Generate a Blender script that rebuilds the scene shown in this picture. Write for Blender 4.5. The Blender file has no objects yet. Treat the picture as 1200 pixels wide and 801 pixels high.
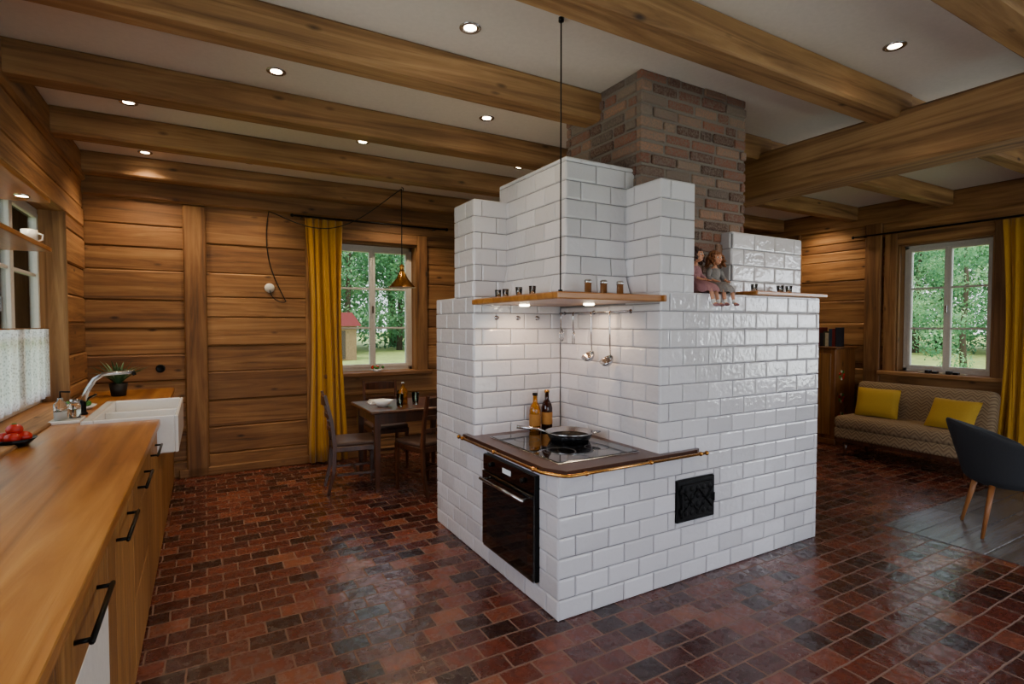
import bpy, bmesh, math, random
from mathutils import Vector, Matrix, Euler
R=random.Random(7)
sc=bpy.context.scene
def lin(c):
    if isinstance(c,str):
        c=[int(c[i:i+2],16)/255 for i in (0,2,4)]
        c=[x/12.92 if x<=.04045 else ((x+.055)/1.055)**2.4 for x in c]
    return (c[0],c[1],c[2],1)
def newmat(n):
    m=bpy.data.materials.new(n); m.use_nodes=True
    nt=m.node_tree; return m,nt,nt.nodes['Principled BSDF']
def N(nt,t,**kw):
    n=nt.nodes.new(t)
    for k,v in kw.items(): setattr(n,k,v)
    return n
def ramp(nt,stops):
    r=nt.nodes.new('ShaderNodeValToRGB'); e=r.color_ramp.elements
    while len(e)<len(stops): e.new(.5)
    for i,(p,c) in enumerate(stops): e[i].position=p; e[i].color=lin(c)
    return r
def coords(nt,scale=(1,1,1),rndk=7.3):
    tc=N(nt,'ShaderNodeTexCoord'); at=N(nt,'ShaderNodeAttribute'); at.attribute_name='rnd'
    mu=N(nt,'ShaderNodeMath',operation='MULTIPLY'); nt.links.new(at.outputs['Fac'],mu.inputs[0]); mu.inputs[1].default_value=rndk
    ad=N(nt,'ShaderNodeVectorMath',operation='ADD'); nt.links.new(tc.outputs['Object'],ad.inputs[0]); nt.links.new(mu.outputs[0],ad.inputs[1])
    mp=N(nt,'ShaderNodeMapping'); mp.inputs['Scale'].default_value=scale
    nt.links.new(ad.outputs[0],mp.inputs['Vector'])
    return mp.outputs[0],at,ad.outputs[0]
def bump(nt,b,h,strength=.3,dist=.01):
    bp=N(nt,'ShaderNodeBump'); bp.inputs['Strength'].default_value=strength; bp.inputs['Distance'].default_value=dist
    nt.links.new(h,bp.inputs['Height']); nt.links.new(bp.outputs[0],b.inputs['Normal'])
def simple(n,c,rough=.5,metal=0,var=.12,nscale=8,bmp=0,coat=0,trans=0,ior=1.45,sheen=0):
    m,nt,b=newmat(n); v,at,_=coords(nt,(nscale,)*3)
    no=N(nt,'ShaderNodeTexNoise'); no.inputs['Detail'].default_value=4; nt.links.new(v,no.inputs['Vector'])
    c=lin(c); d=tuple(x*(1-var) for x in c[:3]); l=tuple(min(1,x*(1+var)) for x in c[:3])
    r=ramp(nt,[(.3,d),(.7,l)]); nt.links.new(no.outputs[0],r.inputs[0]); nt.links.new(r.outputs[0],b.inputs['Base Color'])
    b.inputs['Roughness'].default_value=rough; b.inputs['Metallic'].default_value=metal
    b.inputs['Coat Weight'].default_value=coat; b.inputs['Transmission Weight'].default_value=trans; b.inputs['IOR'].default_value=ior
    b.inputs['Sheen Weight'].default_value=sheen
    if bmp: bump(nt,b,no.outputs[0],bmp)
    return m
def wood(n,dark,mid,light,axis=0,rough=.45,coat=0,knots=1,fine=14,low=.7,tone=.35,patch=.7,bs=.35):
    m,nt,b=newmat(n); s=[fine]*3; s[axis]=low
    v,at,raw=coords(nt,s)
    no=N(nt,'ShaderNodeTexNoise'); no.inputs['Scale'].default_value=1; no.inputs['Detail'].default_value=7; no.inputs['Roughness'].default_value=.6; no.inputs['Distortion'].default_value=1.2
    nt.links.new(v,no.inputs['Vector'])
    r=ramp(nt,[(.28,dark),(.48,mid),(.72,light)]); nt.links.new(no.outputs[0],r.inputs[0])
    s2=[6.5]*3; s2[axis]=2.6
    mp=N(nt,'ShaderNodeMapping'); mp.inputs['Scale'].default_value=s2; nt.links.new(raw,mp.inputs[0])
    vo=N(nt,'ShaderNodeTexVoronoi'); vo.inputs['Scale'].default_value=1; nt.links.new(mp.outputs[0],vo.inputs['Vector'])
    kr=ramp(nt,[(.04,(.05,.03,.02)),(.13,(1,1,1))]); nt.links.new(vo.outputs['Distance'],kr.inputs[0])
    mx=N(nt,'ShaderNodeMix',data_type='RGBA',blend_type='MULTIPLY'); mx.inputs[0].default_value=.8*knots
    nt.links.new(r.outputs[0],mx.inputs[6]); nt.links.new(kr.outputs[0],mx.inputs[7])
    n3=N(nt,'ShaderNodeTexNoise'); n3.inputs['Scale'].default_value=1.7; n3.inputs['Detail'].default_value=3; nt.links.new(raw,n3.inputs['Vector'])
    wr=ramp(nt,[(.35,(.68,.66,.64)),(.65,(1,1,1))]); nt.links.new(n3.outputs[0],wr.inputs[0])
    m3=N(nt,'ShaderNodeMix',data_type='RGBA',blend_type='MULTIPLY'); m3.inputs[0].default_value=patch
    nt.links.new(mx.outputs[2],m3.inputs[6]); nt.links.new(wr.outputs[0],m3.inputs[7])
    tr=ramp(nt,[(0,(1-tone,1-tone*1.1,1-tone*1.2)),(1,(1.0,1.0,1.0))]); nt.links.new(at.outputs['Fac'],tr.inputs[0])
    m2=N(nt,'ShaderNodeMix',data_type='RGBA',blend_type='MULTIPLY'); m2.inputs[0].default_value=1
    nt.links.new(m3.outputs[2],m2.inputs[6]); nt.links.new(tr.outputs[0],m2.inputs[7])
    nt.links.new(m2.outputs[2],b.inputs['Base Color'])
    b.inputs['Roughness'].default_value=rough; b.inputs['Coat Weight'].default_value=coat; b.inputs['Coat Roughness'].default_value=.25
    bump(nt,b,no.outputs[0],bs,.009)
    return m
# ------------------------------------------------ materials
W=[wood('log_wood_%s'%'xyz'[a],'5e3e20','a07040','ca9a60',a,.65,0,1,13,tone=.45,bs=.5) for a in range(3)]
BW=[wood('beam_wood_%s'%'xyz'[a],'6c4a2a','9e754a','c49a68',a,.72,0,1,13,tone=.2,bs=.7) for a in range(3)]
GOLD=[wood('counter_oak_%s'%'xyz'[a],'784819','a3692b','bf8743',a,.3,.25,.4,11,.5,.15,.15) for a in range(3)]
CABW=wood('cabinet_oak','694222','96662f','b98748',2,.45,0,.6,20,.8,.35,.3)
DARKW=wood('dark_walnut','2c160c','4e2a17','6e4026',2,.35,.2,0,16,1)
FURN=wood('chest_wood','5b3010','84501f','a66c30',2,.5)
LEGW=wood('beech_leg','8a5024','b06f3a','c98a50',2,.4,0,0)
def tile_mat():
    m,nt,b=newmat('white_glazed_tile'); v,at,_=coords(nt,(6,6,6),31)
    no=N(nt,'ShaderNodeTexNoise'); no.inputs['Detail'].default_value=2; nt.links.new(v,no.inputs['Vector'])
    r=ramp(nt,[(.0,'c6c5cb'),(1,'dad9e0')]); nt.links.new(at.outputs['Fac'],r.inputs[0]); nt.links.new(r.outputs[0],b.inputs['Base Color'])
    b.inputs['Roughness'].default_value=.10; b.inputs['IOR'].default_value=1.58; bump(nt,b,no.outputs[0],.3,.012); return m
TILE=tile_mat()
GROUT=simple('tile_grout','828186',.85)
def brick_mat():
    m,nt,b=newmat('old_brick'); v,at,_=coords(nt,(16,16,16),31)
    r=ramp(nt,[(0,'39261f'),(.2,'643d30'),(.4,'85523f'),(.55,'584740'),(.7,'6c6058'),(.85,'99705a'),(1,'7c6e63')]); nt.links.new(at.outputs['Fac'],r.inputs[0])
    no=N(nt,'ShaderNodeTexNoise'); no.inputs['Detail'].default_value=6; nt.links.new(v,no.inputs['Vector'])
    g=ramp(nt,[(.38,(0,0,0)),(.68,(.9,.9,.9))]); nt.links.new(no.outputs[0],g.inputs[0])
    mx=N(nt,'ShaderNodeMix',data_type='RGBA'); nt.links.new(g.outputs[0],mx.inputs[0]); nt.links.new(r.outputs[0],mx.inputs[6]); mx.inputs[7].default_value=lin('74665c')
    nt.links.new(mx.outputs[2],b.inputs['Base Color']); b.inputs['Roughness'].default_value=.85; bump(nt,b,no.outputs[0],.7,.012); return m
BRICK=brick_mat(); MORTAR=simple('mortar','766c65',.95,bmp=.5,nscale=30)
def floor_mat():
    m,nt,b=newmat('glazed_clay_floor_tile'); tc=N(nt,'ShaderNodeTexCoord')
    br=N(nt,'ShaderNodeTexBrick'); br.offset=.5
    for k,v in (('Scale',1),('Brick Width',.172),('Row Height',.122),('Mortar Size',.0050),('Mortar Smooth',.25),('Bias',0)): br.inputs[k].default_value=v
    br.inputs['Color1'].default_value=(0,0,0,1); br.inputs['Color2'].default_value=(1,1,1,1); br.inputs['Mortar'].default_value=(.5,.5,.5,1)
    n0=N(nt,'ShaderNodeTexNoise'); n0.inputs['Scale'].default_value=6; nt.links.new(tc.outputs['Object'],n0.inputs['Vector'])
    va=N(nt,'ShaderNodeVectorMath',operation='MULTIPLY_ADD'); nt.links.new(n0.outputs['Color'],va.inputs[0]); va.inputs[1].default_value=(.014,.014,0); nt.links.new(tc.outputs['Object'],va.inputs[2])
    nt.links.new(va.outputs[0],br.inputs['Vector'])
    r=ramp(nt,[(0,'2c1614'),(.25,'441e19'),(.5,'55271f'),(.75,'683226'),(.92,'7c4333'),(1,'88543e')]); nt.links.new(br.outputs['Color'],r.inputs[0])
    no=N(nt,'ShaderNodeTexNoise'); no.inputs['Scale'].default_value=20; no.inputs['Detail'].default_value=7; no.inputs['Roughness'].default_value=.65; nt.links.new(tc.outputs['Object'],no.inputs['Vector'])
    g=ramp(nt,[(.32,(.46,.43,.43)),(.62,(1.0,1.0,1.0))]); nt.links.new(no.outputs[0],g.inputs[0])
    mu=N(nt,'ShaderNodeMix',data_type='RGBA',blend_type='MULTIPLY'); mu.inputs[0].default_value=1; nt.links.new(r.outputs[0],mu.inputs[6]); nt.links.new(g.outputs[0],mu.inputs[7])
    mx=N(nt,'ShaderNodeMix',data_type='RGBA'); nt.links.new(br.outputs['Fac'],mx.inputs[0]); nt.links.new(mu.outputs[2],mx.inputs[6]); mx.inputs[7].default_value=lin('775a4c')
    nt.links.new(mx.outputs[2],b.inputs['Base Color'])
    rr=N(nt,'ShaderNodeMapRange'); rr.inputs[1].default_value=.3; rr.inputs[2].default_value=.7; rr.inputs[3].default_value=.36; rr.inputs[4].default_value=.17; nt.links.new(no.outputs[0],rr.inputs[0])
    mr=N(nt,'ShaderNodeMix'); mr.inputs[3].default_value=.8; nt.links.new(br.outputs['Fac'],mr.inputs[0]); nt.links.new(rr.outputs[0],mr.inputs[2]); nt.links.new(mr.outputs[0],b.inputs['Roughness'])
    n2=N(nt,'ShaderNodeTexNoise'); n2.inputs['Scale'].default_value=11; n2.inputs['Detail'].default_value=4; nt.links.new(tc.outputs['Object'],n2.inputs['Vector'])
    a=N(nt,'ShaderNodeMath',operation='MULTIPLY_ADD'); nt.links.new(br.outputs['Fac'],a.inputs[0]); a.inputs[1].default_value=-1.4; nt.links.new(n2.outputs[0],a.inputs[2])
    a2=N(nt,'ShaderNodeMath',operation='MULTIPLY_ADD'); nt.links.new(br.outputs['Color'],a2.inputs[0]); a2.inputs[1].default_value=.25; nt.links.new(a.outputs[0],a2.inputs[2])
    bump(nt,b,a2.outputs[0],.7,.008); b.inputs['IOR'].default_value=1.6; return m
FLOOR=floor_mat()
WHITE=simple('white_ceiling_paint','dcd4cc',.9,var=.03)
WPAINT=simple('white_window_paint','d8d6d0',.4,var=.05)
CERAM=simple('white_ceramic','e6e6e6',.12,var=.02)
BLACK=simple('black_metal','0b0b0c',.35,.6)
BGLASS=simple('black_glass','050506',.06,0,coat=.5)
IRON=simple('cast_iron','101012',.55,.7,bmp=.3,nscale=60)
STEEL=simple('stainless_steel','b9b9bd',.22,1,var=.05)
BRASS=simple('brass','c08a44',.25,1,var=.1)
COPPER=simple('brown_stone_hob_frame','4a3026',.3,.3)
CURT=simple('mustard_linen','bd8a1c',.85,var=.12,nscale=30,bmp=.1,sheen=.2)
YEL=simple('yellow_cushion_cloth','b8942c',.9,var=.1,nscale=40,bmp=.2)
GREYF=simple('charcoal_felt','2a2c31',.95,nscale=60,bmp=.2)
SKIN=simple('doll_skin','c98e6e',.45,var=.05); HAIR1=simple('brown_doll_hair','3a2018',.6,var=.4,nscale=60); HAIR2=simple('auburn_doll_hair','7a4a28',.6,var=.4,nscale=60)
DRESS1=simple('rose_lace_dress','94686c',.9,var=.4,nscale=70,bmp=.3); DRESS2=simple('floral_dress','807c7c',.9,var=.85,nscale=90,bmp=.3)
EYE=simple('doll_eye','0b0808',.1); LIP=simple('doll_lip','8c2c2c',.4); EYEW=simple('doll_eye_white','e0dcd8',.2)
OIL=simple('amber_oil_glass','c07d10',.08,trans=.6); DBOT=simple('dark_bottle_glass','2a0f08',.08,trans=.2); LABEL=simple('paper_label','9c6a2a',.7)
CLEAR=simple('clear_glass','f2f6f6',.02,trans=1,var=0)
GREEN=simple('leaf_green','3c7a2c',.5,var=.4); DGREEN=simple('dark_leaf','3a5c38',.5,var=.4); RED=simple('tomato_red','b01c10',.25,var=.2); TERRA=simple('dark_pot','1c1a1a',.5)
BOOK=[simple('book_cloth_%d'%i,c,.7) for i,c in enumerate(('221f26','6b1f18','27384a','b5a88a','3a3a2a'))]
SEATL=simple('seat_leather','4a362c',.5)
CABLE=simple('black_cable','0c0a09',.6)
GRASS=simple('meadow_grass','9aa658',.95,var=.3,nscale=.6)
BARK=simple('bark','4a4034',.95,bmp=.5)
SHEDW=simple('shed_boards','8a7050',.9,var=.3,nscale=4)
def leafmat():
    m,nt,b=newmat('tree_foliage'); at=N(nt,'ShaderNodeAttribute'); at.attribute_name='rnd'
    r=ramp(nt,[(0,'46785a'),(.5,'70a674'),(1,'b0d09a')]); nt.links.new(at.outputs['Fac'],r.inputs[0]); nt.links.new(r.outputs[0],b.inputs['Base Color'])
    b.inputs['Roughness'].default_value=.8
    o=nt.nodes['Material Output']; tr=N(nt,'ShaderNodeBsdfTranslucent'); nt.links.new(r.outputs[0],tr.inputs[0]); mx=N(nt,'ShaderNodeMixShader'); mx.inputs[0].default_value=.45
    nt.links.new(b.outputs[0],mx.inputs[1]); nt.links.new(tr.outputs[0],mx.inputs[2]); nt.links.new(mx.outputs[0],o.inputs[0]); return m
LEAF=leafmat()
def panem():
    m=bpy.data.materials.new('window_glass'); m.use_nodes=True; nt=m.node_tree; nt.nodes.clear()
    o=N(nt,'ShaderNodeOutputMaterial'); t=N(nt,'ShaderNodeBsdfTransparent'); g=N(nt,'ShaderNodeBsdfGlossy'); g.inputs['Roughness'].default_value=.02
    fr=N(nt,'ShaderNodeFresnel'); fr.inputs[0].default_value=1.25; mx=N(nt,'ShaderNodeMixShader')
    nt.links.new(fr.outputs[0],mx.inputs[0]); nt.links.new(t.outputs[0],mx.inputs[1]); nt.links.new(g.outputs[0],mx.inputs[2]); nt.links.new(mx.outputs[0],o.inputs[0]); return m
PANE=panem()
def lacem():
    m=bpy.data.materials.new('lace'); m.use_nodes=True; nt=m.node_tree; nt.nodes.clear()
    o=N(nt,'ShaderNodeOutputMaterial'); t=N(nt,'ShaderNodeBsdfTransparent'); g=N(nt,'ShaderNodeBsdfTranslucent'); g.inputs[0].default_value=(.95,.95,.95,1)
    tc=N(nt,'ShaderNodeTexCoord'); vo=N(nt,'ShaderNodeTexVoronoi'); vo.inputs['Scale'].default_value=60; nt.links.new(tc.outputs['Object'],vo.inputs['Vector'])
    r=ramp(nt,[(.25,(.35,.35,.35)),(.5,(.62,.62,.62))]); nt.links.new(vo.outputs['Distance'],r.inputs[0]); mx=N(nt,'ShaderNodeMixShader')
    nt.links.new(r.outputs[0],mx.inputs[0]); nt.links.new(t.outputs[0],mx.inputs[1]); nt.links.new(g.outputs[0],mx.inputs[2]); nt.links.new(mx.outputs[0],o.inputs[0]); return m
LACE=lacem()
def emit(n,c,s):
    m,nt,b=newmat(n); b.inputs['Emission Color'].default_value=lin(c); b.inputs['Emission Strength'].default_value=s; return m
BULB=emit('downlight_bulb',(1,.8,.55),30)
def sofam():
    m,nt,b=newmat('sofa_zigzag_weave'); tc=N(nt,'ShaderNodeTexCoord'); sx=N(nt,'ShaderNodeSeparateXYZ'); nt.links.new(tc.outputs['Object'],sx.inputs[0])
    def M(op,a,bv): 
        n=N(nt,'ShaderNodeMath',operation=op)
        for i,q in enumerate((a,bv)):
            if q is None: continue
            if isinstance(q,(int,float)): n.inputs[i].default_value=q
            else: nt.links.new(q,n.inputs[i])
        return n.outputs[0]
    z=M('PINGPONG',sx.outputs[1],.05); s=M('ADD',sx.outputs[2],sx.outputs[0]); s=M('ADD',s,z); s=M('MULTIPLY',s,12); s=M('FRACT',s,None)
    r=ramp(nt,[(0,'957f62'),(.25,'725a42'),(.5,'a38c6c'),(.62,'5e4834'),(.8,'957f62')]); nt.links.new(s,r.inputs[0]); nt.links.new(r.outputs[0],b.inputs['Base Color']); b.inputs['Roughness'].default_value=.95; return m
SOFA=sofam()
PLANK=wood('grey_slate_plank','4a4a4e','606066','76767c',0,.25,.1,.0)
# ------------------------------------------------ mesh builder
class MB:
    def __init__(s,name): s.name=name; s.v=[]; s.f=[]; s.m=[]; s.r=[]; s.s=[]; s.mats=[]
    def mi(s,m):
        if m not in s.mats: s.mats.append(m)
        return s.mats.index(m)
    def add(s,vs,fs,mat,rnd=None,smooth=False,M=None):
        if rnd is None: rnd=R.random()
        o=len(s.v); k=s.mi(mat)
        for p in vs:
            p=Vector(p)
            if M is not None: p=M@p
            s.v.append(p)
        for f in fs:
            s.f.append([o+i for i in f]); s.m.append(k); s.r.append(rnd); s.s.append(smooth)
    def box(s,lo,hi,mat,bev=0,rnd=None,M=None):
        lo=Vector(lo); hi=Vector(hi); c=(lo+hi)/2; h=(hi-lo)/2
        h=Vector([abs(x) for x in h])
        b=min(bev,min(h)*.9)
        vs=[];fs=[]
        sg=[(x,y,z) for x in(-1,1) for y in(-1,1) for z in(-1,1)]
        if b<=0:
            vs=[c+Vector((g[0]*h[0],g[1]*h[1],g[2]*h[2])) for g in sg]
            for a in range(3):
                for q in(-1,1):
                    o=[i for i in range(3) if i!=a]
                    f=[]
                    for (u,w) in((-1,-1),(1,-1),(1,1),(-1,1)):
                        g=[0,0,0]; g[a]=q; g[o[0]]=u; g[o[1]]=w; f.append(sg.index(tuple(g)))
                    fs.append(f)
        else:
            def vid(g,a): return sg.index(tuple(g))*3+a
            for g in sg:
                for a in range(3):
                    vs.append(c+Vector([g[i]*(h[i]-(0 if i==a else b)) for i in range(3)]))
            for a in range(3):
                o=[i for i in range(3) if i!=a]
                for q in(-1,1):
                    f=[]
                    for (u,w) in((-1,-1),(1,-1),(1,1),(-1,1)):
                        g=[0,0,0]; g[a]=q; g[o[0]]=u; g[o[1]]=w; f.append(vid(g,a))
                    fs.append(f)
                for u in(-1,1):
                    for w in(-1,1):
                        g0=[0,0,0]; g0[o[0]]=u; g0[o[1]]=w; g0[a]=-1; g1=list(g0); g1[a]=1
                        fs.append([vid(g0,o[0]),vid(g1,o[0]),vid(g1,o[1]),vid(g0,o[1])])
            for g in sg: fs.append([vid(g,0),vid(g,1),vid(g,2)])
        for f in fs:
            p=[vs[i] for i in f]; n=(p[1]-p[0]).cross(p[2]-p[1]); fc=sum(p,Vector())/len(p)
            if n.dot(fc-c)<0: f.reverse()
        s.add(vs,fs,mat,rnd,False,M)
    def rbox(s,lo,hi,mat,bev=.03,seg=3,rnd=None,M=None):
        lo=Vector(lo); hi=Vector(hi); c=(lo+hi)/2; bm=bmesh.new(); bmesh.ops.create_cube(bm,size=1)
        for v in bm.verts: v.co=Vector([v.co[i]*(hi[i]-lo[i])+c[i] for i in range(3)])
        bmesh.ops.bevel(bm,geom=bm.edges[:],offset=bev,segments=seg,profile=.5,affect='EDGES')
        bm.verts.index_update()
        s.add([v.co.copy() for v in bm.verts],[[v.index for v in f.verts] for f in bm.faces],mat,rnd,True,M); bm.free()
    def lathe(s,prof,c,mat,seg=24,M=None,rnd=None,smooth=True,sx=1,sy=1):
        vs=[];fs=[];n=len(prof); c=Vector(c)
        for (r,z) in prof:
            for k in range(seg):
                a=2*math.pi*k/seg; vs.append(c+Vector((max(r,1e-4)*math.cos(a)*sx,max(r,1e-4)*math.sin(a)*sy,z)))
        for i in range(n-1):
            for k in range(seg):
                k2=(k+1)%seg; fs.append([i*seg+k,i*seg+k2,(i+1)*seg+k2,(i+1)*seg+k])
        s.add(vs,fs,mat,rnd,smooth,M)
    def ell(s,c,r,mat,seg=14,M=None,rnd=None):
        if isinstance(r,(int,float)): r=(r,)*3
        n=max(6,seg//2+2); vs=[];fs=[]
        for i in range(n):
            ph=math.pi*i/(n-1)-math.pi/2
            for k in range(seg):
                a=2*math.pi*k/seg; cr=max(math.cos(ph),1e-3)
                vs.append(Vector(c)+Vector((r[0]*cr*math.cos(a),r[1]*cr*math.sin(a),r[2]*math.sin(ph))))
        for i in range(n-1):
            for k in range(seg):
                k2=(k+1)%seg; fs.append([i*seg+k,i*seg+k2,(i+1)*seg+k2,(i+1)*seg+k])
        s.add(vs,fs,mat,rnd,True,M)
    def tube(s,pts,r,mat,seg=8,M=None,rnd=None,flat=False,caps=True):
        pts=[Vector(p) for p in pts]; n=len(pts); rr=r if isinstance(r,(list,tuple)) else [r]*n
        vs=[];fs=[]; up=None
        for i,p in enumerate(pts):
            t=(pts[min(i+1,n-1)]-pts[max(i-1,0)]).normalized()
            if up is None:
                up=Vector((0,0,1)) if abs(t.z)<.9 else Vector((1,0,0))
            a=t.cross(up).normalized(); b=a.cross(t).normalized(); up=b
            for k in range(seg):
                an=2*math.pi*(k+.5)/seg; vs.append(p+a*(rr[i]*math.cos(an))+b*(rr[i]*math.sin(an)))
        for i in range(n-1):
            for k in range(seg):
                k2=(k+1)%seg; fs.append([i*seg+k,i*seg+k2,(i+1)*seg+k2,(i+1)*seg+k])
        if caps: fs.append(list(range(seg))[::-1]); fs.append([(n-1)*seg+k for k in range(seg)])
        s.add(vs,fs,mat,rnd,not flat,M)
    def obj(s,loc=(0,0,0),rz=0,parent=None,name=None):
        me=bpy.data.meshes.new(s.name); me.from_pydata([tuple(p) for p in s.v],[],s.f)
        for m in s.mats: me.materials.append(m)
        me.polygons.foreach_set('material_index',s.m); me.polygons.foreach_set('use_smooth',s.s)
        at=me.attributes.new('rnd','FLOAT','FACE'); at.data.foreach_set('value',s.r)
        me.update()
        bm=bmesh.new(); bm.from_mesh(me); bmesh.ops.recalc_face_normals(bm,faces=bm.faces[:]); bm.to_mesh(me); bm.free()
        o=bpy.data.objects.new(name or s.name,me); sc.collection.objects.link(o); o.location=loc; o.rotation_euler=(0,0,rz)
        if parent: o.parent=parent
        return o
def inst(o,loc,rz=0,scale=1):
    n=bpy.data.objects.new(o.name,o.data); sc.collection.objects.link(n); n.location=loc; n.rotation_euler=(0,0,rz); n.scale=(scale,)*3; return n
# ------------------------------------------------ key dims
XL,XR,YB,YR,ZC=-.95,7.6,6.35,-2.8,3.12
m=MB('floor'); m.box((XL-.3,YR-.3,-.12),(XR+.3,YB+.3,0),FLOOR); m.obj()
m=MB('floor_slate_inlay')
for i in range(16):
    y=2.15-i*.21
    x=4.55
    while x<XR-.15:
        l=min(R.uniform(.7,1.2),XR-.02-x); m.box((x+.002,y-.206,-.001),(x+l-.002,y,.004),PLANK,.002); x+=l
m.obj()
m=MB('ceiling'); m.box((XL-.3,YR-.3,ZC),(XR+.3,YB+.3,ZC+.1),WHITE); m.obj()
def cut(segs,a,b):
    out=[]
    for s,e in segs:
        if b<=s or a>=e: out.append((s,e)); continue
        if a>s: out.append((s,a))
        if b<e: out.append((b,e))
    return out
def logs(m,ax,p0,p1,a0,a1,z0,z1,h,ops,seed):
    rr=random.Random(seed); zs=[z0]; z=z0+h*rr.uniform(.6,1)
    while z<z1-.08: zs.append(z); z+=h*rr.uniform(.82,1.2)
    zs.append(z1)
    for o in ops:
        for e in (o[2],o[3]):
            if z0<e<z1:
                zs=[q for q in zs if abs(q-e)>.05 or q in(z0,z1)]; zs.append(e)
    zs.sort()
    for i in range(len(zs)-1):
        lo,hi=zs[i],zs[i+1]; mid=(lo+hi)/2; sg=[(a0,a1)]
        for o in ops:
            if o[2]<mid<o[3]: sg=cut(sg,o[0],o[1])
        rn=rr.random()
        for s,e in sg:
            d=rr.uniform(0,.016)*(1 if p1>p0 else -1)
            if ax=='x': m.box((s,p0+d,lo),(e,p1,hi),W[0],.013,rn)
            else: m.box((p0+d,s,lo),(p1,e,hi),W[1],.013,rn)
# back wall
WB=(1.25,2.28,1.0,2.52)
m=MB('wall_back')
logs(m,'x',YB,YB+.2,XL-.2,-.16,0,2.78,.26,[],1)
logs(m,'x',YB,YB+.2,.02,1.0,0,2.72,.25,[],5)
logs(m,'x',YB,YB+.2,1.13,XR+.2,0,2.78,.27,[WB],3)
m.box((-.17,YB-.035,0),(.03,YB+.2,2.75),W[2],.012); m.box((.99,YB-.03,0),(1.14,YB+.2,2.75),W[2],.012)
m.box((.02,YB-.0,2.7),(1.0,YB+.2,2.8),W[0],.01)
m.box((XL-.2,YB-.04,2.76),(XR+.2,YB+.2,ZC),W[0],.02)
m.obj()
m=MB('baseboard_back'); m.box((-.24,YB-.035,0),(XR,YB-.002,.09),W[0],.008); m.obj()
WL=(3.3,5.45,.95,2.46); WL2=(.2,2.6,1.05,2.46)
m=MB('wall_left'); logs(m,'y',XL,XL-.22,YR-.2,YB,0,2.9,.26,[WL,WL2],11); m.box((XL+.02,YR,2.88),(XL-.22,YB,ZC),W[1],.02)
m.obj()
WR=(2.52,3.48,.97,2.56); WR2=(-1.6,.4,.6,2.56)
m=MB('wall_right'); logs(m,'y',XR,XR+.22,YR-.2,YB+.2,0,2.86,.27,[WR,WR2],21); m.box((XR-.02,YR,2.84),(XR+.2,YB,ZC),W[1],.02)
for y in (3.66,4.75): m.box((XR-.04,y,0),(XR+.1,y+.2,2.86),W[2],.01)
m.obj()
WQ1=(-.2,2.2,.3,2.5); WQ2=(3.2,6.2,.1,2.5)
m=MB('wall_rear'); logs(m,'x',YR,YR-.2,XL-.2,XR+.2,0,ZC,.27,[WQ1,WQ2],31); m.obj()
def window(name,ax,a0,a1,z0,z1,plane,out,trim=.12,cols=2,rows=3,inset=.12,sash=2,wt=W,sill=True):
    m=MB(name)
    def B(a,b,p,q,zl,zh,mat,bev=.004):
        P,Q=plane+out*p,plane+out*q
        if ax=='x': m.box((a,min(P,Q),zl),(b,max(P,Q),zh),mat,bev)
        else: m.box((min(P,Q),a,zl),(max(P,Q),b,zh),mat,bev)
    k=0 if ax=='x' else 1
    if trim:
        B(a0-trim,a0,-.045,-.002,z0-.02,z1+trim,wt[2],.008); B(a1,a1+trim,-.045,-.002,z0-.02,z1+trim,wt[2],.008)
        B(a0,a1,-.045,-.002,z1,z1+trim,wt[k],.008)
    if sill: B(a0-trim-.03,a1+trim+.03,-.12,inset,z0-.05,z0-.001,wt[k],.008)
    B(a0,a0+.02,-.02,inset+.06,z0,z1,wt[2]); B(a1-.02,a1,-.02,inset+.06,z0,z1,wt[2]); B(a0,a1,-.02,inset+.06,z1-.02,z1,wt[k])
    a0+=.02;a1-=.02;z1-=.02; f=.045
    B(a0,a1,inset,inset+.06,z0,z0+f,WPAINT); B(a0,a1,inset,inset+.06,z1-f,z1,WPAINT)
    B(a0,a0+f,inset,inset+.06,z0,z1,WPAINT); B(a1-f,a1,inset,inset+.06,z0,z1,WPAINT)
    w=(a1-a0-2*f)/sash
    for i in range(sash):
        s0=a0+f+i*w; s1=s0+w; g=.035
        B(s0,s0+g,inset-.012,inset+.04,z0+f,z1-f,WPAINT); B(s1-g,s1,inset-.012,inset+.04,z0+f,z1-f,WPAINT)
        B(s0+g,s1-g,inset-.012,inset+.04,z0+f,z0+f+g,WPAINT); B(s0+g,s1-g,inset-.012,inset+.04,z1-f-g,z1-f,WPAINT)
        for j in range(1,rows):
            z=z0+f+(z1-z0-2*f)*j/rows; B(s0+g,s1-g,inset,inset+.03,z-.012,z+.012,WPAINT)
        for j in range(1,cols):
            a=s0+w*j/cols; B(a-.012,a+.012,inset,inset+.03,z0+f+g,z1-f-g,WPAINT)
        B(s0+g,s1-g,inset+.012,inset+.018,z0+f+g,z1-f-g,PANE,0)
    B((a0+a1)/2-.01,(a0+a1)/2+.01,inset-.04,inset-.012,(z0+z1)/2-.06,(z0+z1)/2+.03,STEEL)
    return m.obj()
window('window_1','x',*WB,YB,1,.13,1,3)
window('window_2','y',*WR,XR,1,.14,1,3)
window('window_3','y',*WL,XL,-1,.0,1,3,.15,3,sill=True,wt=BW)
window('window_4','y',*WL2,XL,-1,.0,1,3,.15,3,sill=False)
window('window_5','y',*WR2,XR,1,.12,1,3,sash=3)  # unseen right-wall window, added to let light in
window('window_6','x',*WQ1,YR,-1,.12,1,3,sash=3)
window('window_7','x',*WQ2,YR,-1,.12,1,3,sash=4)
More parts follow.
